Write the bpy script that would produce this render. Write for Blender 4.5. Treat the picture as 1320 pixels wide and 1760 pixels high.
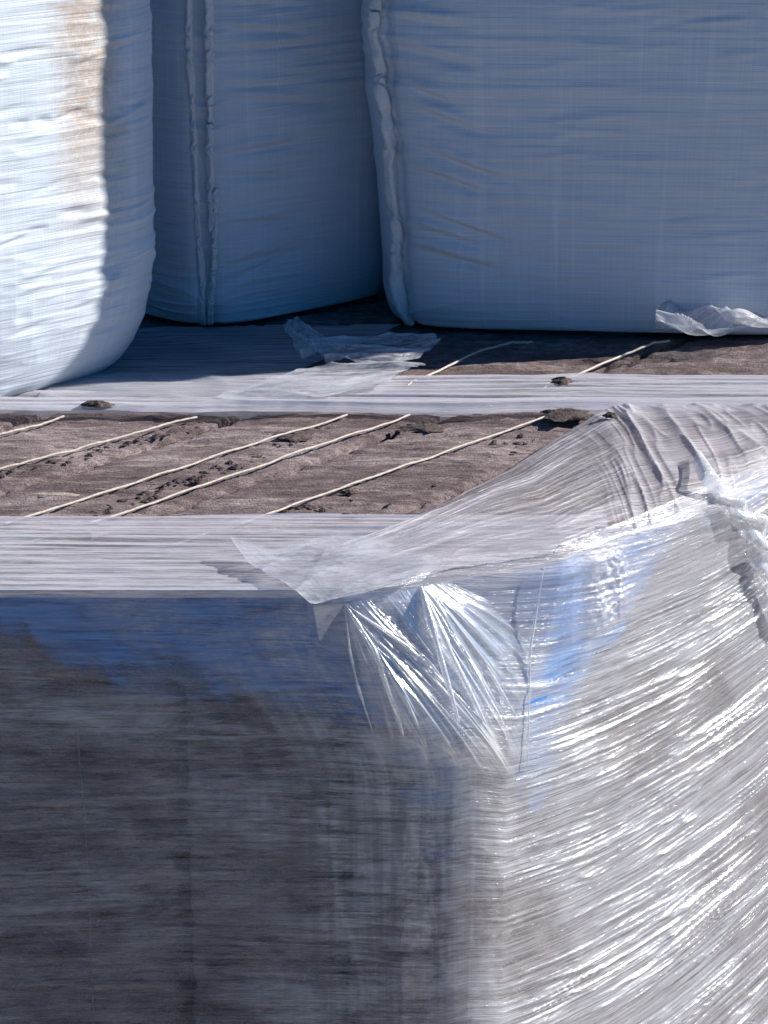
import bpy, math, random
import numpy as np
random.seed(7)
C = bpy.context.scene.collection
S = bpy.context.scene
for o in list(bpy.data.objects): bpy.data.objects.remove(o)
R = math.radians

# ------------------------------------------------------------------ camera, sky, sun, exposure
CAMZ, PITCH, F = 1.8, R(18), 4400.0
cd = bpy.data.cameras.new('camera'); cam = bpy.data.objects.new('camera', cd); C.objects.link(cam)
cam.location = (0, 0, CAMZ); cam.rotation_euler = (R(90) - PITCH, 0, 0)
cd.sensor_fit = 'VERTICAL'; cd.sensor_height = 24; cd.lens = 60
cd.clip_start = 0.05; cd.clip_end = 500
S.camera = cam
S.render.resolution_x = 768; S.render.resolution_y = 1024
SUN_AZ, SUN_EL = R(14.5), R(28)            # azimuth measured from +x towards +y
w = bpy.data.worlds.new('World'); S.world = w; w.use_nodes = True
nt = w.node_tree
bg = nt.nodes['Background']
sky = nt.nodes.new('ShaderNodeTexSky'); sky.sky_type = 'NISHITA'; sky.sun_disc = False
sky.sun_elevation = SUN_EL; sky.sun_rotation = R(90) - SUN_AZ
hs_ = nt.nodes.new('ShaderNodeHueSaturation'); hs_.inputs['Saturation'].default_value = 1.85
nt.links.new(sky.outputs[0], hs_.inputs['Color']); nt.links.new(hs_.outputs[0], bg.inputs[0]); bg.inputs[1].default_value = 0.048
sky.ozone_density = 10.0; sky.air_density = 1.0; sky.dust_density = 0.2
sd = bpy.data.lights.new('sun', 'SUN'); sd.energy = 5.0; sd.angle = R(0.5); sd.color = (1, .955, .90)
sun = bpy.data.objects.new('sun', sd); C.objects.link(sun)
from mathutils import Vector
sv = Vector((math.cos(SUN_AZ) * math.cos(SUN_EL), math.sin(SUN_AZ) * math.cos(SUN_EL), math.sin(SUN_EL)))
sun.rotation_euler = sv.to_track_quat('Z', 'Y').to_euler(); sun.location = (4, 4, 6)
S.view_settings.view_transform = 'Standard'; S.view_settings.look = 'None'
S.view_settings.exposure = 0.75; S.view_settings.gamma = 1; S.view_settings.use_curve_mapping = False

# ------------------------------------------------------------------ maths helpers
def ray(px, py):
    X = (px - 660) / F; Y = (880 - py) / F
    c, s = math.cos(PITCH), math.sin(PITCH)
    return np.array([X, Y * s + c, Y * c - s])
def top(px, py, z=0.0):
    d = ray(px, py); t = (z - CAMZ) / d[2]; return np.array([0, 0, CAMZ]) + d * t
def at_y(px, py, y):
    d = ray(px, py); t = y / d[1]; return np.array([0, 0, CAMZ]) + d * t
def hsh(i, j, seed):
    n = (i.astype(np.int64) * 374761393 + j.astype(np.int64) * 668265263 + seed * 1442695041) & 0xffffffff
    n = ((n ^ (n >> 13)) * 1274126177) & 0xffffffff
    n = (n ^ (n >> 16)) & 0xffffffff
    return n / 4294967295.0
def vn(x, y, seed=0):
    x = np.asarray(x, float); y = np.asarray(y, float); x, y = np.broadcast_arrays(x, y)
    xi = np.floor(x); yi = np.floor(y); fx = x - xi; fy = y - yi
    fx = fx * fx * (3 - 2 * fx); fy = fy * fy * (3 - 2 * fy)
    a = hsh(xi, yi, seed); b = hsh(xi + 1, yi, seed); c = hsh(xi, yi + 1, seed); d = hsh(xi + 1, yi + 1, seed)
    return (a * (1 - fx) + b * fx) * (1 - fy) + (c * (1 - fx) + d * fx) * fy
def fbm(x, y, seed=0, o=4):
    r = 0; a = .5
    for k in range(o):
        r = r + a * vn(x * 2 ** k, y * 2 ** k, seed + k * 17); a *= .5
    return r / (1 - .5 ** o)
def ridged(x, y, seed=0, p=3):
    n = vn(x, y, seed); return (1 - np.abs(2 * n - 1)) ** p
def sm(a, b, x):
    t = np.clip((x - a) / (b - a), 0, 1); return t * t * (3 - 2 * t)

# ------------------------------------------------------------------ mesh helpers
def tag(o, label=None, cat=None, group=None, kind=None):
    if label: o['label'] = label
    if cat: o['category'] = cat
    if group: o['group'] = group
    if kind: o['kind'] = kind
    return o
def empty(name, loc=(0, 0, 0)):
    o = bpy.data.objects.new(name, None); o.location = loc; C.objects.link(o); return o
def mesh_obj(name, V, Fc, mat, parent=None, uv=None, dens=None, smooth=True):
    """V world coordinates (n,3); Fc (m,4) or list of faces"""
    V = np.asarray(V, float).reshape(-1, 3)
    if parent is not None:
        V = V - np.array(parent.location)
    me = bpy.data.meshes.new(name)
    if isinstance(Fc, np.ndarray):
        m, k = Fc.shape
        me.vertices.add(len(V)); me.vertices.foreach_set('co', V.ravel())
        me.loops.add(m * k); me.loops.foreach_set('vertex_index', Fc.ravel().astype(np.int32))
        me.polygons.add(m)
        me.polygons.foreach_set('loop_start', np.arange(0, m * k, k, dtype=np.int32))
        me.polygons.foreach_set('loop_total', np.full(m, k, dtype=np.int32))
        me.update(calc_edges=True)
    else:
        me.from_pydata(V.tolist(), [], Fc); me.update()
    me.polygons.foreach_set('use_smooth', [smooth] * len(me.polygons))
    if uv is not None:
        uv = np.asarray(uv).reshape(-1, 2)
        li = np.empty(len(me.loops), dtype=np.int32); me.loops.foreach_get('vertex_index', li)
        l = me.uv_layers.new(name='UVMap'); l.data.foreach_set('uv', uv[li].ravel())
    if dens is not None:
        a = me.attributes.new('dens', 'FLOAT', 'POINT'); a.data.foreach_set('value', np.asarray(dens, float).ravel())
    me.validate(); me.update()
    if mat: me.materials.append(mat)
    o = bpy.data.objects.new(name, me); C.objects.link(o)
    if parent is not None: o.parent = parent
    return o
def gridf(nr, nc, wrap=False):
    i, j = np.meshgrid(np.arange(nr - 1), np.arange(nc if wrap else nc - 1), indexing='ij')
    j2 = (j + 1) % nc
    return np.stack([i * nc + j, i * nc + j2, (i + 1) * nc + j2, (i + 1) * nc + j], -1).reshape(-1, 4)
def grid_normals(P):
    du = np.gradient(P, axis=1); dv = np.gradient(P, axis=0)
    n = np.cross(du, dv); n /= np.linalg.norm(n, axis=-1, keepdims=True) + 1e-12
    return n
def sheet(name, P, mat, parent=None, uv=None, dens=None, mask=None):
    nr, nc = P.shape[:2]
    f = gridf(nr, nc)
    if mask is not None:
        mk = mask.ravel(); f = f[mk[f].all(axis=1)]
    if uv is None:
        du = np.linalg.norm(np.diff(P, axis=1), axis=-1).mean(0); dv = np.linalg.norm(np.diff(P, axis=0), axis=-1).mean(1)
        u = np.concatenate([[0], np.cumsum(du)]); v = np.concatenate([[0], np.cumsum(dv)])
        uv = np.stack(np.meshgrid(u, v), -1)
    return mesh_obj(name, P, f, mat, parent, uv, dens)
def tube(pts, rad, n=8):
    pts = np.asarray(pts, float); rad = np.broadcast_to(rad, (len(pts),))
    t = np.gradient(pts, axis=0); t /= np.linalg.norm(t, axis=1, keepdims=True) + 1e-12
    up = np.array([0.1, 0.05, 1.0]); a = np.cross(t, up); a /= np.linalg.norm(a, axis=1, keepdims=True) + 1e-12
    b = np.cross(t, a)
    th = np.linspace(0, 2 * math.pi, n, endpoint=False)
    P = pts[:, None] + rad[:, None, None] * (np.cos(th)[None, :, None] * a[:, None] + np.sin(th)[None, :, None] * b[:, None])
    return P, gridf(len(pts), n, wrap=True)
def tube_obj(name, pts, rad, mat, parent=None, n=8):
    P, f = tube(pts, rad, n)
    L = np.concatenate([[0], np.cumsum(np.linalg.norm(np.diff(np.asarray(pts), axis=0), axis=1))])
    uv = np.stack(np.meshgrid(np.arange(n) / n * .02, L), -1)
    return mesh_obj(name, P, f, mat, parent, uv)

# ------------------------------------------------------------------ material helpers
class M:
    def __init__(s, name):
        s.m = bpy.data.materials.new(name); s.m.use_nodes = True; s.t = s.m.node_tree
        s.t.nodes.clear(); s.out = s.n('ShaderNodeOutputMaterial')
    def n(s, typ, **k):
        nd = s.t.nodes.new(typ)
        for a, b in k.items(): setattr(nd, a, b)
        return nd
    def l(s, a, b): s.t.links.new(a, b)
    def uv(s, sx, sy, rot=0):
        tc = s.n('ShaderNodeTexCoord'); mp = s.n('ShaderNodeMapping')
        mp.inputs['Scale'].default_value = (sx, sy, 1); mp.inputs['Rotation'].default_value = (0, 0, rot)
        s.l(tc.outputs['UV'], mp.inputs[0]); return mp.outputs[0]
    def obj(s, sx, sy, sz):
        tc = s.n('ShaderNodeTexCoord'); mp = s.n('ShaderNodeMapping'); mp.inputs['Scale'].default_value = (sx, sy, sz)
        s.l(tc.outputs['Object'], mp.inputs[0]); return mp.outputs[0]
    def noise(s, vec, scale=1, detail=4, rough=.55, dist=0):
        nd = s.n('ShaderNodeTexNoise'); nd.inputs['Scale'].default_value = scale; nd.inputs['Detail'].default_value = detail
        nd.inputs['Roughness'].default_value = rough; nd.inputs['Distortion'].default_value = dist
        s.l(vec, nd.inputs['Vector']); return nd.outputs[0]
    def ramp(s, f, stops):
        r = s.n('ShaderNodeValToRGB'); e = r.color_ramp.elements
        while len(e) > 1: e.remove(e[-1])
        e[0].position = stops[0][0]; e[0].color = (*stops[0][1], 1)
        for p, c in stops[1:]:
            x = e.new(p); x.color = (*c, 1)
        s.l(f, r.inputs[0]); return r.outputs[0]
    def mr(s, f, a, b, c, d):
        r = s.n('ShaderNodeMapRange'); s.l(f, r.inputs[0])
        for i, v in enumerate((a, b, c, d)): r.inputs[i + 1].default_value = v
        return r.outputs[0]
    def math(s, op, a, b=None):
        r = s.n('ShaderNodeMath', operation=op)
        for i, v in enumerate((a, b)):
            if v is None: continue
            if isinstance(v, (int, float)): r.inputs[i].default_value = v
            else: s.l(v, r.inputs[i])
        return r.outputs[0]
    def mix(s, f, a, b, mode='MIX'):
        r = s.n('ShaderNodeMixRGB', blend_type=mode)
        for i, v in enumerate((f, a, b)):
            if isinstance(v, (int, float)): r.inputs[i].default_value = v
            elif isinstance(v, tuple): r.inputs[i].default_value = (*v, 1)
            else: s.l(v, r.inputs[i])
        return r.outputs[0]
    def bump(s, h, dist, strength=1, nrm=None):
        b = s.n('ShaderNodeBump'); b.inputs['Distance'].default_value = dist; b.inputs['Strength'].default_value = strength
        s.l(h, b.inputs['Height'])
        if nrm is not None: s.l(nrm, b.inputs['Normal'])
        return b.outputs[0]

def mat_fibre(name, dark, mid, light, coarse=1.0):
    m = M(name)
    a = m.noise(m.obj(6 * coarse, 45, 60), 1, 6, .65, .4)
    b = m.noise(m.obj(28, 240, 320), 1, 5, .7)
    c = m.noise(m.obj(3, 9, 9), 1, 4, .6)
    d = m.noise(m.obj(160, 200, 260), 1, 3, .7)
    f = m.math('ADD', m.math('MULTIPLY', a, .5), m.math('MULTIPLY', b, .32))
    f = m.math('ADD', f, m.math('MULTIPLY', d, .18))
    col = m.ramp(f, [(.36, dark), (.47, tuple(.5 * (x + y) for x, y in zip(dark, mid))), (.53, mid), (.66, light)])
    col = m.mix(m.mr(c, .38, .62, 0, .75), col, (dark[0] * 1.2, dark[1] * 1.0, dark[2] * .95))
    p = m.n('ShaderNodeBsdfPrincipled'); m.l(col, p.inputs['Base Color']); p.inputs['Roughness'].default_value = .85
    nb = m.bump(f, .021, 1); nb = m.bump(d, .005, .7, nb)
    m.l(nb, p.inputs['Normal']); m.l(p.outputs[0], m.out.inputs[0]); return m.m

def mat_bag(name, stain=False):
    m = M(name)
    v = m.noise(m.uv(260, 3), 1, 3, .6); h = m.noise(m.uv(3, 300), 1, 3, .6)
    vv = m.noise(m.uv(45, .8), 1, 2, .5); hh = m.noise(m.uv(2.5, 75, .03), 1, 5, .6, .3)
    big = m.noise(m.uv(3, 3), 1, 5, .6)
    thr = m.math('ADD', m.math('MULTIPLY', v, .34), m.math('MULTIPLY', h, .66))
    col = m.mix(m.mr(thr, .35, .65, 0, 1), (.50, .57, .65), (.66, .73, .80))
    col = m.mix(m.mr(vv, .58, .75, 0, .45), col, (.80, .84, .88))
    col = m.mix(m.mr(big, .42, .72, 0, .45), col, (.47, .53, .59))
    if stain:
        tc = m.n('ShaderNodeTexCoord'); sp = m.n('ShaderNodeSeparateXYZ'); m.l(tc.outputs['UV'], sp.inputs[0])
        nz = m.noise(m.uv(9, 9), 1, 6, .75, .5); nf = m.noise(m.uv(70, 70), 1, 5, .7, .6)
        x = m.math('ADD', sp.outputs[0], m.math('MULTIPLY', m.math('SUBTRACT', nz, .5), .25))
        d = m.math('ABSOLUTE', m.math('SUBTRACT', x, STAIN_S))
        f = m.mr(d, .03, .13, 1, 0)
        zf = m.mr(sp.outputs[1], .36, .70, .10, 1)
        f = m.math('MULTIPLY', m.math('MULTIPLY', f, zf), m.mr(nf, .34, .56, .45, 1))
        col = m.mix(m.math('MULTIPLY', f, .8), col, (.42, .31, .22))
    p = m.n('ShaderNodeBsdfPrincipled'); m.l(col, p.inputs['Base Color']); p.inputs['Roughness'].default_value = .55
    p.inputs['Specular IOR Level'].default_value = .35
    nb = m.bump(hh, .009, .5); nb = m.bump(thr, .0015, .6, nb)
    m.l(nb, p.inputs['Normal'])
    m.l(p.outputs[0], m.out.inputs[0]); return m.m

def mat_film(name, base, gain, gloss=.35, rough=.14, tint=(.83, .85, .90), su=3, sv=110, rot=0, bmp=.004, front=False):
    """stretch film: clear where thin, milky where the layers and pleats pile up"""
    m = M(name)
    at = m.n('ShaderNodeAttribute', attribute_name='dens')
    st = m.noise(m.uv(su, sv, rot), 1, 6, .7, .2)
    fine = m.noise(m.uv(su * 6, sv * 3, rot), 1, 4, .7)
    pat = m.mr(m.math('ADD', m.math('MULTIPLY', st, .65), m.math('MULTIPLY', fine, .35)), .40, .62, .35, 1.5)
    f = m.math('MULTIPLY', m.math('ADD', m.math('MULTIPLY', at.outputs['Fac'], gain), base), pat)
    if front:
        tc = m.n('ShaderNodeTexCoord'); sp = m.n('ShaderNodeSeparateXYZ'); m.l(tc.outputs['UV'], sp.inputs[0])
        mo = m.noise(m.uv(5, 9), 1, 7, .72, .5); vs_ = m.noise(m.uv(26, 1.3, .08), 1, 5, .65, .6); hs2 = m.noise(m.uv(3, 60, .05), 1, 6, .75, .6)
        vw = m.mr(sp.outputs[0], -.55, -.05, 0, 1)
        hs3 = m.noise(m.uv(16, 260, .04), 1, 5, .75, .4)
        fp = m.math('ADD', m.math('ADD', m.math('MULTIPLY', mo, .36), m.math('MULTIPLY', hs2, .36)), m.math('MULTIPLY', hs3, .28))
        fp = m.mr(fp, .41, .60, .12, 1.75)
        fv = m.mr(vs_, .38, .68, .75, 1.4)
        fp = m.math('MULTIPLY', fp, m.math('ADD', m.math('MULTIPLY', m.math('SUBTRACT', fv, 1), vw), 1))
        sw = m.mr(sp.outputs[0], -.05, .35, 0, 1)
        mx = m.math('ADD', m.math('MULTIPLY', pat, sw), m.math('MULTIPLY', fp, m.math('SUBTRACT', 1, sw)))
        f = m.math('MULTIPLY', m.math('ADD', m.math('MULTIPLY', at.outputs['Fac'], gain), base), mx)
    lw = m.n('ShaderNodeLayerWeight'); lw.inputs[0].default_value = .25
    f = m.math('ADD', f, m.math('MULTIPLY', lw.outputs['Facing'], .10))
    f = m.math('MINIMUM', f, .93)
    tr = m.n('ShaderNodeBsdfTransparent'); tr.inputs[0].default_value = (.97, .975, .98, 1)
    nb = m.bump(m.math('ADD', m.math('MULTIPLY', st, .7), m.math('MULTIPLY', fine, .3)), bmp, .9)
    df = m.n('ShaderNodeBsdfDiffuse'); df.inputs[0].default_value = (*tint, 1); m.l(nb, df.inputs['Normal'])
    tl = m.n('ShaderNodeBsdfTranslucent'); tl.inputs[0].default_value = (*tint, 1); m.l(nb, tl.inputs['Normal'])
    gl = m.n('ShaderNodeBsdfGlossy'); gl.inputs['Roughness'].default_value = rough; gl.inputs[0].default_value = (1, 1, 1, 1)
    m.l(nb, gl.inputs['Normal'])
    a = m.n('ShaderNodeMixShader'); a.inputs[0].default_value = .35; m.l(df.outputs[0], a.inputs[1]); m.l(tl.outputs[0], a.inputs[2])
    b = m.n('ShaderNodeMixShader'); b.inputs[0].default_value = gloss; m.l(a.outputs[0], b.inputs[1]); m.l(gl.outputs[0], b.inputs[2])
    c = m.n('ShaderNodeMixShader'); m.l(f, c.inputs[0]); m.l(tr.outputs[0], c.inputs[1]); m.l(b.outputs[0], c.inputs[2])
    m.l(c.outputs[0], m.out.inputs[0]); return m.m

def mat_plain(name, c1, c2, rough=.6, sc=60, bmp=.002, spec=.4):
    m = M(name); n = m.noise(m.obj(sc, sc, sc), 1, 5, .6)
    p = m.n('ShaderNodeBsdfPrincipled'); m.l(m.ramp(n, [(.35, c1), (.65, c2)]), p.inputs['Base Color'])
    p.inputs['Roughness'].default_value = rough; p.inputs['Specular IOR Level'].default_value = spec
    m.l(m.bump(n, bmp, .8), p.inputs['Normal']); m.l(p.outputs[0], m.out.inputs[0]); return m.m

STAIN_S = 0.0
FIB = mat_fibre('brown_fibre', (.10, .074, .075), (.50, .395, .39), (.76, .66, .63))
FIB2 = mat_fibre('chipped_fibre', (.09, .066, .064), (.36, .275, .265), (.58, .48, .45), 4)
TWINE = mat_plain('twine', (.40, .35, .29), (.62, .55, .48), .8, 260, .001)
BLUE = None
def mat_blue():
    m = M('blue_sky_reflection')
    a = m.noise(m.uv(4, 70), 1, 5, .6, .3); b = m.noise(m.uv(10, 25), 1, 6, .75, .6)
    col = m.ramp(a, [(.35, (.05, .20, .52)), (.65, (.15, .34, .66))])  # blue of the reflected sky painted as base colour
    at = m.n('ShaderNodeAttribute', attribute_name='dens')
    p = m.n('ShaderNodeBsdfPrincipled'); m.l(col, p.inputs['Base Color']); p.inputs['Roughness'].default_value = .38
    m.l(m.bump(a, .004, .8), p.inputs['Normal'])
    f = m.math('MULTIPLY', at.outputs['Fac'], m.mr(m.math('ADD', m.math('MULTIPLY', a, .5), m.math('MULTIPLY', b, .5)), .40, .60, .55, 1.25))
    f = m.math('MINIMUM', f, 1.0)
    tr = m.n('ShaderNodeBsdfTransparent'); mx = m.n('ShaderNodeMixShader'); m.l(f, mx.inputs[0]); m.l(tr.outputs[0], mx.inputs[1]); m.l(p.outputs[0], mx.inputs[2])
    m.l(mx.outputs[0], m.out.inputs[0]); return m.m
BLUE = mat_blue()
CHIP = mat_plain('dark_chip', (.045, .036, .036), (.14, .11, .10), .9, 90, .006, .2)
PALECHIP = mat_plain('pale_chip', (.30, .24, .19), (.5, .42, .36), .8, 120, .003)

# ------------------------------------------------------------------ ground
gm = mat_plain('ground', (.23, .20, .165), (.31, .27, .225), .9, 6, .01)
g = mesh_obj('ground', [(-60, -30, -1.77), (60, -30, -1.77), (60, 90, -1.77), (-60, 90, -1.77)], [(0, 1, 2, 3)], gm, smooth=False)
tag(g, kind='structure')

# ------------------------------------------------------------------ the shape of the front load
YF = 4.99; XR = .193
D = np.array([.64, .77]); D /= np.linalg.norm(D)
NS = np.array([D[1], -D[0]])
YB = 6.40; LEN = (YB - YF) / D[1]
def ab(z):
    t = 1 - sm(0, .44, -np.asarray(z, float))
    return .10 + .185 * t, .10 + .195 * t
def pn(z): return 1.15 + .75 * sm(.15, .5, -np.asarray(z, float))
def chamfer(x, b, z):
    """x along the front edge, b along D measured from the front; pulls the corner in"""
    A, B = ab(z); w = XR - x
    va = 1 - w / A; vb = 1 - b / B
    ins = (va > 0) & (vb > 0)
    PN = pn(z); nrm = (np.clip(va, 0, None) ** PN + np.clip(vb, 0, None) ** PN) ** (1 / PN)
    k = np.where(ins & (nrm > 1), 1 / np.maximum(nrm, 1e-6), 1)
    va2 = np.where(ins, va * k, va); vb2 = np.where(ins, vb * k, vb)
    return XR - (1 - va2) * A, (1 - vb2) * B
def shell(q, z, off=0.0):
    """q<0 front face, 0..0.3 the corner, >0.3 the side face (metres)"""
    q = np.asarray(q, float); z = np.asarray(z, float); q, z = np.broadcast_arrays(q, z)
    A, B = ab(z); CL = .3
    th = np.clip(q / CL, 0, 1) * math.pi / 2
    va, vb = np.sin(th), np.cos(th); PN = pn(z); va = np.clip(va, 0, 1); vb = np.clip(vb, 0, 1); nrm = (va ** PN + vb ** PN + 1e-12) ** (1 / PN); va, vb = va / nrm, vb / nrm
    x = XR - (1 - va) * A; b = (1 - vb) * B
    x = np.where(q < 0, XR - A + q, x); b = np.where(q < 0, 0, b)
    x = np.where(q > CL, XR, x); b = np.where(q > CL, B + q - CL, b)
    P = np.stack([x + b * D[0], YF + b * D[1], z], -1)
    if off:
        ph = np.clip(q / CL, 0, 1); ph = ph * ph * (3 - 2 * ph)
        n = np.stack([ph * NS[0], -(1 - ph) + ph * NS[1], 0 * ph], -1); n /= np.linalg.norm(n, axis=-1, keepdims=True)
        P = P + n * off
    return P

# ------------------------------------------------------------------ bales
def rounded_box(sx, sy, sz, r, n):
    """six face grids of a box [0,sx]x[0,sy]x[-sz,0] rounded by r; n = step"""
    Vs, Fs = [], []; base = 0
    def lin(L): return np.linspace(0, L, max(3, int(L / n)))
    dims = (sx, sy, sz)
    for ax in range(3):
        u, v = [k for k in range(3) if k != ax]
        for side in (0, 1):
            if ax == 2 and side == 0: pass
            a, b = np.meshgrid(lin(dims[u]), lin(dims[v]))
            P = np.zeros(a.shape + (3,)); P[..., u] = a; P[..., v] = b; P[..., ax] = side * dims[ax]
            f = gridf(*a.shape)
            if (side == 1) != (ax in (0, 2)): f = f[:, ::-1]
            Vs.append(P.reshape(-1, 3)); Fs.append(f + base); base += a.size
    V = np.concatenate(Vs); Fc = np.concatenate(Fs)
    lo = np.array([r, r, r]); hi = np.array(dims) - r
    q = np.clip(V, lo, hi); d = V - q; l = np.linalg.norm(d, axis=1, keepdims=True)
    V = np.where(l > 1e-9, q + d / np.maximum(l, 1e-9) * r, V)
    nrm = np.where(l > 1e-9, d / np.maximum(l, 1e-9), 0)
    V[:, 2] -= sz
    return V, Fc, nrm
def bale_mesh(x0, x1, y0, length, h, seed, mat, parent, r=.03, step=.009, chamf=False, amp=.010, ztop=0):
    W = x1 - x0 - .012
    V, Fc, N = rounded_box(W, length, h, r, step)
    bulge = .012 * np.sin(np.clip(V[:, 0] / W, 0, 1) * math.pi)
    X = V[:, 0] + x0 + .006; B = V[:, 1]; Z = V[:, 2]
    disp = amp * (fbm(X * 5 + Z * 3, B * 34 + Z * 30, seed, 4) - .55) * 2 + amp * .9 * (fbm(X * 40, B * 70 + Z * 60, seed + 5, 3) - .5)
    disp = disp - .010 + bulge * .6
    gx = N[:, 0] * disp; gb = N[:, 1] * disp; gz = N[:, 2] * disp
    X = X + gx; B = B + gb; Z = Z + gz
    if chamf:
        X2, B2 = chamfer(X + .014, B - .014, Z); X = X2 - .014; B = B2 + .014
    P = np.stack([X + B * D[0], y0 + B * D[1], Z + ztop], -1)
    return mesh_obj('fibre_block', P, Fc, mat, parent)
EDG = [-2.55, -2.03, -1.506, -.988, -.446, -.099, XR]
blab = ['brown fibre bale farthest left in the front row, only its far end showing',
        'brown fibre bale at the left picture edge, crossed by the shortest twine piece',
        'brown fibre bale left of the long dark crumb seam, with its front end in shade',
        'brown fibre bale in the middle of the front row, twine running down its shaded end',
        'brown fibre bale beside the corner bale, its top crossed by the rightmost front twine',
        'corner bale of the front row, its sunlit side behind pleated film']
FB = []
for i in range(6):
    x0, x1 = EDG[i], EDG[i + 1]
    t = empty('fibre_bale', ((x0 + x1) / 2, YF, -1.75))
    tag(t, blab[i], 'bale', 'fibre bales side by side under the front stretch film')
    bale_mesh(x0, x1, YF, LEN, 1.75, 11 + i * 7, FIB, t, chamf=(i == 5), step=.008 if i > 2 else .011)
    FB.append(t)
def owner(x):
    for i in range(6):
        if EDG[i] <= x < EDG[i + 1]: return FB[i]
    return FB[0]
def twine_top(px0, py0, px1, py1, seed, back=True):
    a = top(px0, py0, .006); b = top(px1, py1, .006)
    b0 = (a[1] - YF) / D[1]; xf = a[0] - b0 * D[0]
    n = 90; tt = np.linspace(0, 1, n)
    P = a[None] + (b - a)[None] * tt[:, None]
    wob = (fbm(tt * 5, 0 * tt, seed, 3) - .5) * .022
    P[:, 0] += wob; P[:, 2] = .004 + .010 * fbm(tt * 14, 0 * tt + 3, seed + 1, 3)
    th = np.arange(n)
    return tube_obj('twine', P, .0027 + .0005 * np.sin(th * 2.3), TWINE, owner(xf), 7)
twine_top(-230, 978, 595, 716, 1)
twine_top(-60, 972, 705, 715, 2)
twine_top(300, 940, 950, 715, 3)
twine_top(-190, 856, 340, 717, 4)
twine_top(-230, 812, 110, 719, 5)
# twine down the shaded front end
n = 60; tt = np.linspace(0, 1, n); xx = at_y(137, 1200, YF)[0]
P = np.stack([xx + .020 * (fbm(tt * 5, 0 * tt, 9, 3) - .5), YF + .002 + 0 * tt, -.02 - 1.7 * tt], -1)
tube_obj('twine', P, .0018, mat_plain('dark_twine', (.16, .14, .12), (.30, .27, .24), .9, 120, .002), FB[3], 7)  # darker colour than the twine across the tops

# ------------------------------------------------------------------ rear load
Y2 = 6.475
REDG = [-3.6, -2.3, -1.1, -.1, .9, 1.75]
rl = ['brown fibre bale of the rear row far out to the left behind the sunlit bag',
      'brown fibre bale of the rear row carrying the sunlit bulk bag',
      'brown fibre bale of the rear row in the shaded gap between the bulk bags',
      'brown fibre bale of the rear row in front of the large blue shaded bag',
      'brown fibre bale of the rear row at the right picture edge']
def twine_rear(pts, parent, r=.0032):
    P = np.array([top(a, b, .008) for a, b in pts]); k = len(P)
    t = np.linspace(0, k - 1, 60); Q = np.stack([np.interp(t, range(k), P[:, c]) for c in range(3)], -1)
    Q[:, 2] = .008 + .008 * fbm(t * 4, 0 * t, 31, 3)
    return tube_obj('twine', Q, r, TWINE, parent, 7)
for i in range(5):
    t = empty('fibre_bale', ((REDG[i] + REDG[i + 1]) / 2, Y2, -1.75))
    tag(t, rl[i], 'bale', 'fibre bales of the rear row under the bulk bags')
    bale_mesh(REDG[i] - .6, REDG[i + 1] - .6, Y2, 2.9, 1.75, 91 + i, FIB2, t, step=.016, amp=.012, r=.02)
    if i == 3:
        twine_rear([(700, 664), (728, 650), (825, 606), (880, 592), (915, 590)], t)
    if i == 4:
        twine_rear([(930, 672), (965, 656), (1060, 618), (1125, 592), (1150, 588)], t)

# ------------------------------------------------------------------ added blue strip under the film, sky reflection put into its colour
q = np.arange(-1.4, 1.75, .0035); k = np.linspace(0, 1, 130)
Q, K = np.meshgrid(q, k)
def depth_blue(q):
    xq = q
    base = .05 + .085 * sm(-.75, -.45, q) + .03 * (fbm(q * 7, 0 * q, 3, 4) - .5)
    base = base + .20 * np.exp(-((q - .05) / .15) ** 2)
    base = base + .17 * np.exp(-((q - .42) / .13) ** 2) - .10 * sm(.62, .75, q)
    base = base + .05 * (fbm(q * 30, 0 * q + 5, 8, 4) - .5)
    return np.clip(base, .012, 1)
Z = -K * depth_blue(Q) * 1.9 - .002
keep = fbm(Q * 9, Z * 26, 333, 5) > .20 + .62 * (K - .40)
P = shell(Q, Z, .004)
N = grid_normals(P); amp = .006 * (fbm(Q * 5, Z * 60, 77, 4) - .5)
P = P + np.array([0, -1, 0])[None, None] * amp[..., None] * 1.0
o = sheet('sky_reflection_strip', P, BLUE, uv=np.stack([Q, Z], -1), dens=np.clip(1.3 * sm(1.0, .30, K + .9 * (fbm(Q * 5, Z * 22, 335, 5) - .5)) ** .8, 0, 1))
tag(o, 'thin blue strip painted as sky reflection round the top edge of the front bales under the film', 'painted reflection')

# ------------------------------------------------------------------ stretch film on the front load
film = empty('stretch_film', (0, YF, -1.75))
tag(film, 'clear pleated stretch film wrapped round the front bales, milky where bunched in the sun', 'stretch film')
FILM_WRAP = mat_film('film_wrap', .07, .78, gloss=.20, rough=.22, tint=(.68, .70, .76), su=2.2, sv=120, front=True)
FILM_SIDE = mat_film('film_side', .06, .80, gloss=.40, rough=.16, su=2.2, sv=120)
FILM_TOP = mat_film('film_top', .22, .55, gloss=.13, rough=.34, tint=(.62, .63, .68), su=2.5, sv=110)
FILM_DRAWN = mat_film('film_drawn', .20, .55, gloss=.07, rough=.36, tint=(.74, .71, .75), su=2.5, sv=110)
FILM_BAND = mat_film('film_band', .38, .60, gloss=.16, rough=.3, tint=(.84, .82, .87), su=2.5, sv=110)
FILM_LOOSE = mat_film('film_loose', .22, .55, gloss=.25, rough=.2, su=6, sv=30)

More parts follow.
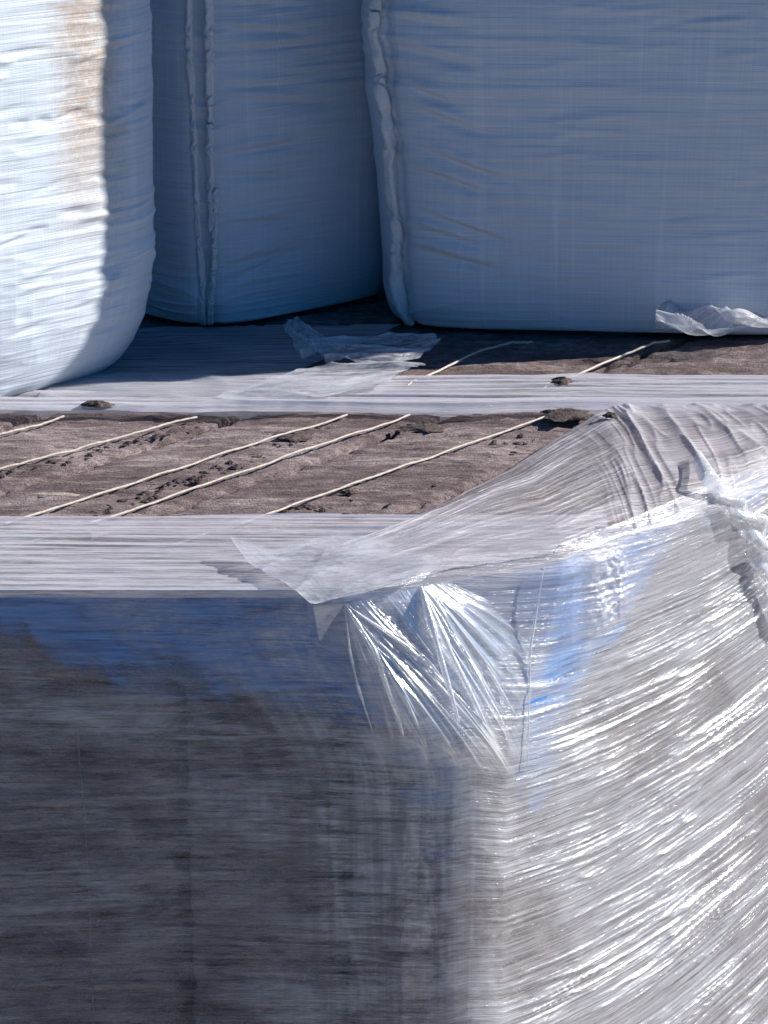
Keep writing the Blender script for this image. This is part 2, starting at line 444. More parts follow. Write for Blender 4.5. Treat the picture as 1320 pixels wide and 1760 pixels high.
q = np.concatenate([np.arange(-2.0, -.023, .006), np.arange(-.02, .338, .003), np.arange(.342, 2.05, .005)])
z = np.concatenate([[.016, .014, .010, .004], np.arange(0, -1.72, -.0029)])
Q, Z = np.meshgrid(q, z)
U = np.clip(Q - .15, 0, None)
G = -.25 * U + .165 * U * U + .02 * Q
side = sm(-.22, .32, Q)
PH = Z - G + .012 * (fbm(Q * 3, Z * 5, 4, 3) - .5)
PHF = Z + .10 * sm(-1.2, 0, Q) * Q * .3 + .02 * (fbm(Q * 2, Z * 3, 6, 3) - .5)
def pleats(ph, u, sc, seed):
    a = .8 * ridged(ph * 78 * sc, u * 2.6, seed, 6); b = ridged(ph * 125 * sc, u * 3.6, seed + 1, 4); c = ridged(ph * 36 * sc, u * 1.5, seed + 2, 9)
    mod = .15 + 1.9 * sm(.25, .75, fbm(u * 3.4, ph * 11, seed + 3, 4))
    return (.55 * a + .30 * b + .6 * c) * mod
hs = pleats(PH, Q, 1, 21); hf = pleats(PHF, Q, 1.3, 41)
H = hs * side + hf * (1 - side) * .22
sidd = sm(.12, .60, Q)
crum = np.exp(-(((Q - .44 + .5 * Z) / .07) ** 4 + ((Z + .10) / .095) ** 4)) * (.009 * ridged(Q * 34 + Z * 26 + 1.5 * vn(Q * 30, Z * 30, 9), Z * 17, 303, 2) + .007 * ridged(Q * 60 - Z * 50, Z * 44 + Q * 30, 304, 2) + .003 * ridged(Q * 150, Z * 120, 305, 2))
disp = crum + .006 + .0058 * H * (.12 + .88 * sidd) + .010 * side * (fbm(Q * 5, PH * 8, 55, 3) - .4)
Pb = shell(Q, np.minimum(Z, 0))
Pb[..., 2] = Z
ph = np.clip(Q / .3, 0, 1); ph = ph * ph * (3 - 2 * ph)
NN = np.stack([ph * NS[0], -(1 - ph) + ph * NS[1], 0 * ph], -1); NN /= np.linalg.norm(NN, axis=-1, keepdims=True)
inset = np.clip(Z, 0, None) * 1.6
P = Pb + NN * (disp - inset)[..., None]
patch = fbm(Q * 4 + PH * 3, Z * 4, 71, 4)
dens = .17 + .16 * (1 - side) * sm(.4, .7, patch) + side * (.20 + .32 * sm(.38, .66, patch)) + .10 * sm(-.3, 0, Q) + H * (.08 + .24 * side + .16 * sidd)
win = np.exp(-(((Q - .30 + .5 * Z) / .075) ** 4 + ((Z + .13) / .17) ** 4)); dens = dens * (1 - .60 * win)
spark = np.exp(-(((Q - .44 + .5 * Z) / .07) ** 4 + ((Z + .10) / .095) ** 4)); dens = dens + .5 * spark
dens += .10 * (1 - side) * sm(.35, .65, fbm(Q * 7, Z * 6, 301, 4))
# a tighter second wrap near the corner and vertical milky fans on the shaded end
dens += .12 * np.exp(-((Q + .12) / .16) ** 2) * ridged(Q * 22 - Z * 3, Z * 1.2, 81, 3)
dens += .17 * np.exp(-((Q + .05) / .22) ** 2)
for (q0, z0, q1, z1, wd, am) in ((-.06, -.40, .10, -1.0, .006, .30), (-.22, -.50, -.13, -1.0, .006, .26), (0, -.36, .04, -.65, .005, .2), (-.10, -.37, -.05, -.72, .007, .2),
                                 (-.28, -.16, -.25, -.46, .006, .15), (-.16, -.30, -.06, -.62, .004, .16), (-.35, -.25, -.30, -.60, .010, .10), (.04, -.42, .09, -.9, .008, .2), (-1.3, -.16, -.3, -.36, .016, .12), (-1.3, -.24, -.5, -.33, .008, .12)):
    ax, az = q1 - q0, z1 - z0; t_ = np.clip(((Q - q0) * ax + (Z - z0) * az) / (ax * ax + az * az), 0, 1)
    wob_ = .010 * (vn(t_ * 5, 0 * t_ + q0 * 9, 5) - .5) * 2
    dd_ = np.hypot(Q - q0 - t_ * ax - wob_ * (abs(az) > .4), Z - z0 - t_ * az - wob_ * (abs(az) <= .4))
    dens = dens + am * (np.exp(-(dd_ / wd) ** 2) + .35 * np.exp(-(dd_ / (wd * 5)) ** 2)) * np.sin(np.pi * t_) ** .6 * (.4 + .8 * vn(t_ * 12, 0 * t_ + z0 * 31, 6))
dg = np.exp(-((PHF + .28 + .18 * (Q + .6)) / .025) ** 2) * sm(-1.3, -1.0, Q) * sm(-.1, -.5, Q); dens += .10 * dg
sheet('wrapped_film', P, FILM_WRAP, film, uv=np.stack([Q, PHF * (1 - side) + PH * side], -1), dens=np.clip(dens, 0, 1))

# band folded over the top front edge
x = np.arange(-2.6, .50, .006); t = np.concatenate([np.linspace(-.016, 0, 6), np.arange(.003, .47, .003)])
X, T = np.meshgrid(x, t)
endt = .450 + .014 * fbm(X * 3, 0 * X, 5, 3)
Yg = YF - .009 + np.clip(T, 0, None); Zg = np.where(T < 0, T, 0) + .012
Tw = T + .02 * (fbm(X * 1.6, T * 3, 66, 3) - .5); Hb = ridged(Tw * 60 + X * .4, X * .8, 61, 4) * .6 + ridged(T * 130, X * 2, 62, 3) * .3 + ridged(T * 24, X * .5, 63, 4) * .6
Zg = Zg + np.where(T > 0, 1, 0) * (.009 * Hb * sm(0, .03, T) + .006 * sm(.4, .45, T)); Yg = Yg - .003 * Hb * (T <= 0)
P = np.stack([X, Yg, Zg], -1)
dens = .35 + .35 * Hb * 1.0 + .3 * fbm(X * 2, T * 20, 64, 3) - .25 * sm(-.004, -.016, T) + .3 * np.exp(-((T - .455) / .006) ** 2)
dens = dens + .15 * sm(.15, .0, T)
msk = (T < endt) & (X < np.minimum(XR - .285 + np.clip(T, 0, 1) * 2.0, XR - .02 + T * .83))
sheet('top_edge_film', P, FILM_BAND, film, uv=np.stack([X, T * 1.0], -1), dens=np.clip(dens, 0, 1.1) * .95, mask=msk)

# film drawn across the top of the right end
bl = [(560, 948), (640, 918), (760, 868), (880, 806), (960, 752), (1050, 700), (1075, 697), (1320, 700), (1520, 704)]
bw = np.array([top(a, b, .02) for a, b in bl])
nu, nv = 520, 300
us = np.linspace(0, 1, nu); vs = np.concatenate([np.linspace(-.34, -.004, 110), np.linspace(0, 1, nv)])
bt = np.array([0, .12, .28, .44, .56, .66, .69, .88, 1.0])
I = np.stack([np.interp(us, bt, bw[:, c]) for c in range(3)], -1)
for _ in range(12): I[1:-1] = (I[:-2] + I[1:-1] * 2 + I[2:]) / 4
eq = np.interp(us, [0, .2, .4, .66, .8, 1], [-.08, .06, .24, .58, .95, 1.6])
for _ in range(60): eq[1:-1] = (eq[:-2] + 2 * eq[1:-1] + eq[2:]) / 4
E = shell(eq, 0 * eq, .016); E[:, 2] = .016
Ug, Vg = np.meshgrid(us, vs)      # v=0 at the edge
Vc = np.clip(Vg, 0, 1); P = E[None] * (1 - Vc[..., None]) + I[None] * Vc[..., None]
Vn = np.clip(-Vg, 0, None); P[..., 2] -= Vn * .62; P[..., 0] += NS[0] * .018 * sm(0, .05, Vn); P[..., 1] += NS[1] * .018 * sm(0, .05, Vn)
lift = .035 * np.sin(np.pi * np.clip(Vg, 0, 1)) * sm(.05, .4, Ug)
ru = sm(.52, .72, Ug)
ang = Ug + .05 * Vg
h1 = ridged(Vg * 15 + Ug * 2.5, Ug * 2.2, 91, 3) * .7 + ridged(Vg * 34 + Ug * 4, Ug * 5, 92, 3) * .35
h2 = ridged(ang * 34 + .6 * vn(Ug * 8, Vg * 3, 3), Vg * 1.6, 93, 2) * .9 + ridged(ang * 85, Vg * 3, 94, 3) * .4
H = h1 * (1 - ru) + h2 * ru
edge = sm(1, .985, Vg)
P[..., 2] += lift + (.010 + .001 * ru) * H * edge
# drape over the side edge
rnd_e = np.exp(-(Vg / .10) ** 2); P[..., 2] -= .022 * rnd_e * sm(.1, .25, Ug)
dens = .12 + .20 * ru + (.42 - .12 * ru) * H + .40 * sm(.35, .75, fbm(Ug * 5, Vg * 6, 95, 3)) - .12 * np.exp(-(Vg / .08) ** 2) + .25 * np.exp(-((Vg - 1) / .012) ** 2) + .1 * ru
dens = dens * (1 - .6 * sm(0, -.05, Vg)) * sm(-.34 + 0 * Vg, -.02 + .12 * vn(Ug * 14, Vg * 3, 7), Vg) * (1 - .88 * sm(.0, -.04, Vg) * sm(.80, .69, Ug)) * sm(0, .06, Ug + .2 * (Vg > 0))
uvp = np.stack([Ug * 1.8 * (1 - 0), Vg * .7 + Ug * .3], -1)
sheet('drawn_top_film', P, FILM_DRAWN, film, uv=uvp, dens=np.clip(dens, 0, 1.1))

# pleated tent over the corner
def corner(px, py, off):
    """point on the shell seen at a pixel, pushed out"""
    best = None
    qs = np.linspace(-.5, .9, 281); zs = np.linspace(0, -1.3, 261)
    QQ, ZZ = np.meshgrid(qs, zs); PP = shell(QQ, ZZ, off)
    c, s = math.cos(PITCH), math.sin(PITCH)
    dep = PP[..., 1] * c - (PP[..., 2] - CAMZ) * s
    u = 660 + F * PP[..., 0] / dep; v = 880 - F * (PP[..., 1] * s + (PP[..., 2] - CAMZ) * c) / dep
    k = np.argmin((u - px) ** 2 + (v - py) ** 2); return PP.reshape(-1, 3)[k]
def tent(name, rays, nseg, seed, dn, bul, amp=.010):
    """rays: list of (top point, bottom point); a pleated fan between them"""
    A = np.array([r[0] for r in rays]); B = np.array([r[1] for r in rays]); m = len(rays)
    uu = np.linspace(0, m - 1, nseg); vv = np.linspace(0, 1, 120)
    a = np.stack([np.interp(uu, range(m), A[:, c]) for c in range(3)], -1); b = np.stack([np.interp(uu, range(m), B[:, c]) for c in range(3)], -1)
    U, V = np.meshgrid(uu / (m - 1), vv)
    P = a[None] * (1 - V[..., None]) + b[None] * V[..., None]
    out = np.array([.45, -.9, .1])
    h = ridged(U * 13, V * 1.2, seed, 3) * .8 + ridged(U * 29, V * 2, seed + 1, 3) * .5
    bu = np.interp(uu, range(m), bul)[None] * np.sin(np.pi * V ** 1.35) ** .8
    P = P + out * (h * amp * np.sin(np.pi * np.clip(V * .9 + .05, 0, 1)) + bu)[..., None]
    fade = 1 - sm(.62, .98, V + .25 * (vn(U * 14, V * 6, 7) - .5))
    dens = (.22 + .75 * h * (1.1 - .3 * V)) * fade + .3 * np.exp(-(V / .06) ** 2)
    dens *= sm(0, .05, U) * .6 + .4
    return sheet(name, P, FILM_SIDE, film, uv=np.stack([V * .3, U * .25], -1), dens=np.clip(dens * dn, 0, 1))
o1 = .045
T1 = corner(596, 1038, .022); T2 = corner(722, 1002, .022)
tent('corner_tent', [(T1, corner(650, 1345, .015)), (T1, corner(740, 1330, .02)), (T1, corner(840, 1350, .02)), (T1, corner(868, 1345, .02)), (T2 * .5 + T1 * .5, corner(882, 1335, .02)),
                     (T2, corner(890, 1320, .02)), (T2 + .0, corner(905, 1290, .015)), (T2 + np.array([.02, .01, 0]), corner(915, 1180, .012)), (T2 + np.array([.06, .03, 0]), corner(1000, 1100, .012))], 260, 111, 1.0,
     [.015, .06, .07, .065, .05, .035, .025, .015, .0])
# heavier creases pulled tight from the two corner peaks
GATH = mat_film('gathered_film', .50, .5, gloss=.45, rough=.12, su=8, sv=60)
def crease(pts, r, parent=film, name='film_crease'):
    P = np.array(pts); k = len(P); t = np.linspace(0, k - 1, 50)
    Q = np.stack([np.interp(t, range(k), P[:, c]) for c in range(3)], -1)
    for _ in range(6): Q[1:-1] = (Q[:-2] + 2 * Q[1:-1] + Q[2:]) / 4
    s = t / (k - 1)
    rr = r * (.25 + .75 * np.sin(np.pi * np.clip(s, .0, 1)) ** .6) * (.7 + .6 * vn(s * 9, 0 * s, int(r * 1e6) % 97))
    P2, f = tube(Q, rr, 8)
    return mesh_obj(name, P2, f, GATH, parent, np.stack(np.meshgrid(np.arange(8) * .003, s * .3), -1), np.full(P2.shape[:2], .5))
crease([T1, corner(640, 1110, .07), corner(692, 1262, .05)], .0065)
crease([T1, corner(602, 1120, .03), corner(614, 1180, .022), corner(640, 1260, .010)], .0030)
crease([T2, corner(742, 1090, .075), corner(790, 1240, .08)], .0085)
crease([T2, corner(770, 1110, .07), corner(835, 1245, .06)], .0085)
crease([T2, corner(800, 1120, .045), corner(868, 1250, .04)], .004)
crease([T2, corner(830, 1130, .04), corner(885, 1230, .03)], .003)
crease([T1, corner(700, 1110, .07), corner(830, 1240, .06)], .0035)
crease([T1, corner(730, 1130, .07), corner(860, 1290, .04)], .003)
crease([corner(938, 970, .02), corner(912, 1110, .02), corner(907, 1320, .02)], .0028)

# loose pointed flap lying over the front edge
fl = [[(395, 945), (470, 948), (545, 928), (640, 925)],
      [(425, 968), (500, 965), (580, 955), (700, 948)],
      [(480, 1000), (550, 992), (640, 985), (765, 965)],
      [(535, 1040), (575, 1036), (640, 1020), (725, 1000)]]
ctl = np.array([[top(a, b, .028 + .01 * ((i + j) % 2)) for j, (a, b) in enumerate(r)] for i, r in enumerate(fl)])
ctl[0, 0, 2] = .055; ctl[1, 0, 2] = .035
def up(ctl, n, m):
    a, b = ctl.shape[:2]; ti = np.linspace(0, a - 1, n); tj = np.linspace(0, b - 1, m)
    A = np.stack([[np.interp(ti, range(a), ctl[:, j, c]) for j in range(b)] for c in range(3)], -1)   # b,n,3
    B = np.stack([[np.interp(tj, range(b), A[:, i, c]) for i in range(n)] for c in range(3)], -1)     # n,m,3
    for _ in range(8):
        B[1:-1] = (B[:-2] + 2 * B[1:-1] + B[2:]) / 4; B[:, 1:-1] = (B[:, :-2] + 2 * B[:, 1:-1] + B[:, 2:]) / 4
    return B
P = up(ctl, 90, 120); nn_, mm_ = P.shape[:2]
I2, J2 = np.meshgrid(np.linspace(0, 1, mm_), np.linspace(0, 1, nn_))
P[..., 2] += .006 * ridged(I2 * 3 + J2 * 5, J2 * 2, 131, 2) + .003 * fbm(I2 * 12, J2 * 12, 132, 3)
dn = .38 + .5 * ridged(I2 * 3 + J2 * 5, J2 * 2, 131, 6) + .5 * np.exp(-(I2 / .02) ** 2) + .3 * np.exp(-((1 - J2) / .03) ** 2)
sheet('loose_flap', P, FILM_LOOSE, film, dens=np.clip(dn, 0, 1))
# small fold hanging under the flap at the corner
a, b, c_ = corner(537, 1040, .03), corner(592, 1038, .035), corner(547, 1100, .02)
Pt = up(np.array([[a, b], [(a + c_) / 2, (b + c_) / 2], [c_, c_ + np.array([.004, 0, 0])]]), 20, 16)
sheet('corner_fold', Pt, FILM_LOOSE, film, dens=np.full(Pt.shape[:2], .9))

# knotted film rope at the right with a flat tail
def side_pt(px, py, off):
    """side plane point seen at a pixel"""
    d = ray(px, py); p0 = np.array([XR, YF, 0]) + np.array([NS[0], NS[1], 0]) * off; n3 = np.array([NS[0], NS[1], 0])
    t = np.dot(n3, p0 - np.array([0, 0, CAMZ])) / np.dot(n3, d); return np.array([0, 0, CAMZ]) + d * t
def surf(px, py, off):
    return top(px, py, off) if py < 810 + .467 * (1300 - px) else side_pt(px, py, off)
kp = [surf(1228, 846, .02), surf(1262, 872, .025), side_pt(1290, 900, .022), side_pt(1308, 950, .022), side_pt(1312, 1005, .018), side_pt(1330, 1090, .012)]
kp = np.array(kp); t = np.linspace(0, len(kp) - 1, 160)
Q = np.stack([np.interp(t, range(len(kp)), kp[:, c]) for c in range(3)], -1)
for _ in range(60): Q[1:-1] = (Q[:-2] + 2 * Q[1:-1] + Q[2:]) / 4
s = np.linspace(0, 1, 160)
P2, f = tube(Q, np.ones(160), 28)
th = np.linspace(0, 2 * math.pi, 28, endpoint=False)[None]
rr = (.010 + .019 * np.sin(np.pi * np.clip(s, .02, .98)) ** .7)[:, None] * (1 + .38 * np.sin(3 * th + s[:, None] * 26) + .3 * (vn(s[:, None] * 24, th * 1.5, 5) - .5) + .35 * (vn(s[:, None] * 12, 0 * th, 8) - .5))
P2 = Q[:, None] + (P2 - Q[:, None]) * rr[..., None]
mesh_obj('twisted_knot', P2, f, GATH, film, np.stack(np.meshgrid(np.arange(28) * .004, s * .4), -1), np.full((160, 28), .35))
tl = np.array([[surf(1190, 794, .055), surf(1205, 776, .062)], [surf(1202, 826, .05), surf(1230, 812, .06)], [surf(1234, 860, .032), surf(1256, 846, .034)], [surf(1262, 882, .03), surf(1280, 868, .04)]])
Pt = up(tl, 60, 20); i2, j2 = np.meshgrid(np.linspace(0, 1, 20), np.linspace(0, 1, 60))
Pt[..., 2] += .012 * np.sin(i2 * np.pi)
sheet('knot_tail', Pt, FILM_LOOSE, film, dens=.8 + .2 * ridged(i2 * 5, j2 * 2, 3, 2))

# film lip along the far edge of the front load
x = np.arange(-2.2, 2.2, .008); t = np.linspace(0, 1, 40); X, T = np.meshgrid(x, t)
Yl = 6.325 + .115 * T + (.030 * (1 - T) + .006) * (fbm(X * 4, 0 * X, 9, 4) - .5); Zl = .012 + .018 * np.sin(np.pi * np.clip(T * 1.1, 0, 1)) + .008 * ridged(X * 1.2, T * 6, 141, 2) - .05 * sm(.85, 1, T)
P = np.stack([X, Yl, Zl], -1); P = P[::1]
sheet('far_edge_film', P, FILM_BAND, film, uv=np.stack([X, T * .11], -1), dens=.55 + .5 * ridged(X * 1.2, T * 6, 141, 2) + .2 * fbm(X * 8, T * 3, 3, 3))

# ------------------------------------------------------------------ stretch film of the rear load
rf = empty('stretch_film', (0, Y2, -1.75))
tag(rf, 'smooth grey stretch film along the near edge of the rear bales', 'stretch film')
x = np.arange(-2.2, 2.2, .008); t = np.linspace(0, 1, 60); X, T = np.meshgrid(x, t)
Yl = Y2 - .02 + (.215 + .03 * fbm(X * 4, 0 * X, 19, 4)) * T; Zl = .012 + .010 * ridged(X * .9, T * 9, 151, 3) - .06 * sm(.12, 0, T)
sheet('edge_film', np.stack([X, Yl, Zl], -1), FILM_BAND, rf, uv=np.stack([X, T * .23], -1), dens=.50 + .35 * ridged(X * .9, T * 9, 151, 3) + .3 * fbm(X * 5, T * 3, 4, 3))
# film lying flat in the shaded gap
def pix_sheet(name, rows, z, mat, parent, n=70, m=110, dens=.5, seed=1, amp=.006, zz=None):
    ctl = np.array([[top(a, b, z) for a, b in r] for r in rows]); P = up(ctl, n, m)
    i2, j2 = np.meshgrid(np.linspace(0, 1, m), np.linspace(0, 1, n))
    h = ridged(i2 * 3 + j2 * 4, j2 * 3, seed, 2) + .5 * ridged(i2 * 2, j2 * 12, seed + 1, 2)
    P[..., 2] += amp * h
    rag = (fbm(i2 * 9, j2 * 9, seed + 2, 4) - .5) * .10
    msk = (np.minimum(np.minimum(i2, 1 - i2), np.minimum(j2, 1 - j2)) + rag * .5) > -.005
    return sheet(name, P, mat, parent, dens=dens + .35 * h, mask=msk)
pix_sheet('flat_film', [[(60, 690), (240, 690), (385, 690)], [(100, 640), (330, 640), (520, 636)], [(160, 570), (400, 560), (690, 560)]], .018, FILM_TOP, rf, dens=.5, seed=5)
def scrap(rows, label, dens, seed, z=.03, amp=.012, mat=FILM_LOOSE):
    o = pix_sheet('film_scrap', rows, z, mat, None, dens=dens, seed=seed, amp=amp); tag(o, label, 'film scrap'); return o
scrap([[(360, 690), (450, 690), (560, 688), (672, 660)], [(450, 662), (540, 655), (620, 648), (695, 640)], [(545, 630), (590, 626), (650, 626), (740, 628)]],
      'pale crumpled film scrap lying in the sun in front of the shaded gap', .42, 15)
scrap([[(560, 626), (620, 628), (680, 628), (720, 622)], [(545, 605), (610, 604), (690, 606), (760, 590)], [(520, 588), (600, 585), (680, 583), (745, 578)]],
      'dull torn film scrap at the foot of the seam of the large bag', .40, 18, amp=.018)
scrap([[(520, 625), (540, 620), (556, 616)], [(500, 592), (520, 590), (545, 592)], [(484, 565), (510, 560), (560, 585)]],
      'small upright tear of film in the shade before the middle bag', .25, 22, amp=.02)
scrap([[(1125, 582), (1180, 588), (1250, 582), (1330, 580)], [(1128, 560), (1190, 562), (1250, 562), (1335, 552)], [(1130, 530), (1180, 526), (1250, 542), (1340, 528)]],
      'loose bluish film scrap bunched under the right end of the large bag', .22, 27, z=.05, amp=.05)

# ------------------------------------------------------------------ bulk bags
def bag(cx, cy, rot, hw, H, label, mat, strokes, seam_angles, seed, n=3.4, base=.84, wr=1.0, topw=1.03, rh=.34):
    root = empty('bulk_bag', (cx, cy, 0)); tag(root, label, 'bulk bag')
    nth, nz = 1100, 420
    th = np.linspace(0, 2 * math.pi, nth, endpoint=False)
    z = np.concatenate([np.linspace(0, .1, 60, endpoint=False), np.linspace(.1, H, nz - 60)])
    TH, Zg = np.meshgrid(th, z)
    c, s_ = np.cos(TH), np.sin(TH)
    rr = 1 / (np.abs(c) ** n + np.abs(s_) ** n) ** (1 / n)
    prof = base + (1 - base) * np.sqrt(np.clip(1 - (1 - np.clip(Zg / rh, 0, 1)) ** 2, 0, 1)) + (topw - 1) * sm(.05, 1.0, Zg)
    prof = prof * (1 - .75 * sm(H - .14, H + .01, Zg) ** 2)
    S_ = TH * hw                                   # arc coordinate (approx metres)
    near = 0
    w_ = (.0065 * ridged(S_ * 2.2 + Zg * .8, Zg * 17 + .8 * vn(S_ * 2, Zg * 3, seed + 3), seed, 3) + .0040 * ridged(S_ * 4, Zg * 38 + vn(S_ * 3, Zg * 4, seed + 9), seed + 1, 3)) * (.15 + 1.3 * vn(S_ * 2.6, Zg * 3.2, seed + 2) ** 1.6)
    w_ = w_ + .020 * (fbm(S_ * 2.2, Zg * 2.5, seed + 4, 3) - .5)
    for a in seam_angles:                          # cloth puckers along each corner seam
        d = np.abs((TH - a + math.pi) % (2 * math.pi) - math.pi) * hw
        w_ = w_ - .020 * np.exp(-(d / .022) ** 2)
        w_ = w_ + .011 * np.exp(-d / .10) * (ridged(Zg * 15 - d * 5, d * 3, seed + 6, 2) - .4)
    for (s0, z0, s1, z1, wd, am) in strokes:
        ax, az = s1 - s0, z1 - z0; L2 = ax * ax + az * az
        t = np.clip(((S_ - s0) * ax + (Zg - z0) * az) / L2, 0, 1)
        dd = np.hypot(S_ - s0 - t * ax, Zg - z0 - t * az)
        w_ = w_ + am * np.exp(-(dd / wd) ** 2) * np.sin(np.pi * np.clip(t, .0, 1)) ** 1.3
    r = hw * rr * prof + w_ * wr
    cr, sr = math.cos(rot), math.sin(rot)
    x = r * c; y = r * s_
    P = np.stack([cx + x * cr - y * sr, cy + x * sr + y * cr, Zg + 0.012], -1)
    f = gridf(nz, nth, wrap=True)
    # close top with a fan of quads collapsed to the centre, and the base too
    uv = np.stack([S_, Zg], -1)
    body = mesh_obj('bag_body', P, f, mat, root, uv)
    for zz, lab in ((0, 'bag_base'), (nz - 1, 'bag_lid')):
        ring = P[zz]; cen = ring.mean(0); V = np.concatenate([ring, [cen]])
        if zz: V[-1, 2] += .03
        mesh_obj(lab, V, [(k, (k + 1) % nth, nth) for k in range(nth)], mat, root, np.zeros((nth + 1, 2)))
    def pt(a, zq, out=0):
        i = np.argmin(np.abs(z - zq)); j = int(round((a % (2 * math.pi)) / (2 * math.pi) * nth)) % nth
        p = P[i, j]; d = np.array([math.cos(a + rot), math.sin(a + rot), 0]); return p + d * out
    return root, pt

def seam(root, pt, a, zs, wid, mat, seed, out=.006, drift=0):
    zz = np.linspace(zs[0], zs[1], 160)
    pts = np.array([pt(a + drift * (q - zs[0]) + .02 * (vn(q * 7, 0, seed) - .5), q, out) for q in zz])
    for _ in range(6): pts[1:-1] = (pts[:-2] + 2 * pts[1:-1] + pts[2:]) / 4
    rad = wid * (.75 + .5 * vn(zz * 8, 0 * zz, seed + 1)) * (1 - .45 * np.exp(-((zz - .33) / .015) ** 2) - .4 * np.exp(-((zz - .62) / .02) ** 2))
    P, f = tube(pts, rad, 14)
    th = np.linspace(0, 2 * math.pi, 14, endpoint=False)[None]
    P = pts[:, None] + (P - pts[:, None]) * (1 + .25 * np.sin(th * 3 + zz[:, None] * 14) + .25 * (vn(zz[:, None] * 60, th * 2, seed) - .5))[..., None]
    return mesh_obj('seam_piping', P, f, mat, root, np.stack(np.meshgrid(np.arange(14) * .004, zz), -1))

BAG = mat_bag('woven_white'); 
SEAM = mat_plain('seam_webbing', (.62, .64, .66), (.78, .79, .80), .7, 180, .003)
pi = math.pi
# large bag on the right: front-left corner at angle 225 deg
hw = .70; ca = 1.25 * pi
def A(deg): return R(deg) * hw
stR = []
rnd = random.Random(3)
for z0, l, dz in ((.72, .14, -.08), (.66, .20, -.10), (.55, .26, -.13), (.48, .20, -.09), (.36, .26, -.12), (.30, .16, -.05), (.24, .22, -.07), (.82, .18, -.06), (.90, .16, -.03)):
    stR.append((A(228), z0, A(228) + l, z0 + dz, .015, -.016)); stR.append((A(228), z0 + .022, A(228) + l * .9, z0 + .030 + dz, .016, .012))
for _ in range(26):
    a0 = rnd.uniform(240, 300); z0 = rnd.uniform(.1, .95); l = rnd.uniform(.1, .3)
    stR.append((A(a0), z0, A(a0) + l, z0 + l * rnd.uniform(.0, .22), .008, rnd.choice((-1, 1)) * .004))
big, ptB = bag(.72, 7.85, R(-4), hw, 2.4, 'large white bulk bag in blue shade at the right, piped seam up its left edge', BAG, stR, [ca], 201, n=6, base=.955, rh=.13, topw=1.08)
seam(big, ptB, ca - .02, (.0, 1.05), .017, SEAM, 5, out=.012)

hw = .40
def A(deg): return R(deg) * hw
stM = []
for z0, l, dz in ((.80, .35, -.02), (.70, .32, -.03), (.66, .4, -.05), (.50, .3, .01), (.44, .28, -.03), (.30, .26, -.02), (.16, .22, .05), (.12, .28, .09), (.86, .3, -.04), (.93, .3, -.03)):
    stM.append((A(229), z0, A(229) + l, z0 + dz, .012, -.011)); stM.append((A(229), z0 + .02, A(229) + l * .8, z0 + .024 + dz, .013, .009))
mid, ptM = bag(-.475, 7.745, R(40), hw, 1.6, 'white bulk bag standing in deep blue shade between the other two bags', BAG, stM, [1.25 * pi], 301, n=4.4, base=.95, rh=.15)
seam(mid, ptM, 1.25 * pi - .03, (.0, 1.05), .009, SEAM, 15, out=.003, drift=-.03)
seam(mid, ptM, 1.25 * pi + .05, (.28, 1.05), .011, SEAM, 17, out=.005)
seam(mid, ptM, 1.25 * pi + .02, (.0, .40), .008, SEAM, 19, out=.004, drift=.12)

hw = .52
STAIN_S = R(287) * hw
BAGS = mat_bag('woven_white_stained', True)
stL = []
for _ in range(60):
    a0 = rnd.uniform(230, 300); z0 = rnd.uniform(.12, 1.0); l = rnd.uniform(.06, .22)
    stL.append((R(a0) * hw, z0, R(a0) * hw + l, z0 + l * rnd.uniform(-.05, .25), rnd.uniform(.006, .011), rnd.choice((-1, 1)) * rnd.uniform(.003, .007)))
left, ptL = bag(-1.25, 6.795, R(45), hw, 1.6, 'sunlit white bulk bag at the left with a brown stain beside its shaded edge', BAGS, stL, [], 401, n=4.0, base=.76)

# ------------------------------------------------------------------ crumbs and flakes
def flake(p, sx, sy, sz, seed, mat, rot=0):
    rn = random.Random(seed); nth, nr = 22, 6; V = []
    for i in range(nr):
        ph = i / (nr - 1) * pi / 2 * 1.0
        for j in range(nth):
            a = 2 * pi * j / nth; r = math.cos(ph) * (.65 + .6 * float(vn(j * .8 + seed, i * .7, seed)))
            if j % 3 == seed % 3: r *= .8
            x, y, z = r * math.cos(a) * sx, r * math.sin(a) * sy, math.sin(ph) * sz * (.6 + .7 * float(vn(j * .9, i * 1.3, seed + 4)))
            V.append((p[0] + x * math.cos(rot) - y * math.sin(rot), p[1] + x * math.sin(rot) + y * math.cos(rot), p[2] + z))
    V = np.array(V).reshape(nr, nth, 3)
    return V, gridf(nr, nth, wrap=True)
def big_flake(px, py, sx, sy, sz, seed, label, z=.0, mat=None, cat='flake', name='fibre_flake'):
    e = np.array(top(px, py, z)); V, f = flake(e, sx, sy, sz, seed, None)
    o = mesh_obj(name, V - e, f, mat or CHIP); o.location = e.tolist(); tag(o, label, cat); return o
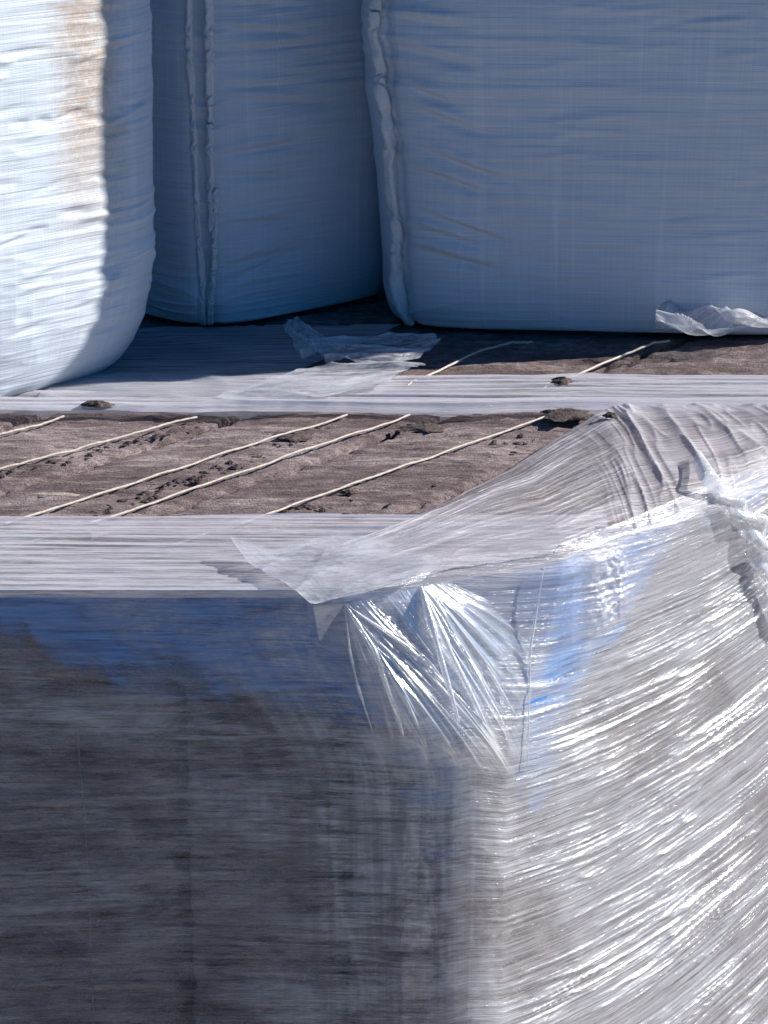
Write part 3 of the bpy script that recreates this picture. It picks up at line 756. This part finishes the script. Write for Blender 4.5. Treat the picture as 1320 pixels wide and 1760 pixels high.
big_flake(730, 736, .070, .040, .007, 3, 'dark flat flake lying on the bales just before the far film edge')
big_flake(975, 712, .072, .060, .010, 5, 'large dark torn flake where the far film edge meets the drawn film', z=.012)
big_flake(165, 697, .045, .018, .012, 7, 'small black flake on the film lip below the sunlit bag', z=.028)
big_flake(505, 750, .050, .050, .008, 9, 'dark crumbly flake touching the twine left of the flat dark flake')
big_flake(966, 656, .030, .030, .012, 11, 'tiny black flake at the near end of the right rear twine', z=.02)
big_flake(90, 851, .060, .016, .005, 13, 'pale straw coloured sliver lying left on the brown bales', mat=PALECHIP, cat='sliver', name='pale_sliver')
big_flake(1050, 716, .022, .02, .010, 15, 'dark speck on the peak of the drawn top film', z=.05)
big_flake(600, 848, .020, .016, .008, 19, 'small dark flake just below the rightmost long front twine')
# crumbs along the seams
rn = random.Random(12)
protos = []
def crumb(x, y, sc, k):
    if k < 8:
        V, f = flake((0, 0, 0), .010, .009, .008, 31 + k, None); o = mesh_obj('fibre_crumb', V, f, CHIP); protos.append(o)
    else:
        o = rn.choice(protos).copy(); C.objects.link(o)
    o.location = (x, y, rn.uniform(-.006, .0)); o.scale = (sc * rn.uniform(.8, 1.8), sc * rn.uniform(.7, 1.3), sc * rn.uniform(.3, .7)); o.rotation_euler = (0, 0, rn.uniform(0, 6))
    tag(o, 'dark brown crumb lying loose on the tops of the front bales', 'crumb', 'crumbs scattered along the bale seams and twines')
k = 0
def crumb_line(a, b, n, spread, smin=.4, smax=1.3):
    global k
    a = top(*a); b = top(*b)
    for _ in range(n):
        t = rn.random(); p = a + (b - a) * t
        crumb(p[0] + rn.gauss(0, spread), p[1] + rn.gauss(0, spread), rn.uniform(smin, smax), k); k += 1
crumb_line((150, 885), (420, 790), 70, .020, .3, 1.0)
crumb_line((420, 790), (560, 726), 22, .016, .3, .9)
crumb_line((-10, 818), (330, 732), 44, .018, .3, 1.0)
crumb_line((470, 868), (600, 880), 14, .02)
crumb_line((880, 770), (960, 740), 10, .03)
crumb_line((500, 900), (900, 740), 14, .10, .3, .7)
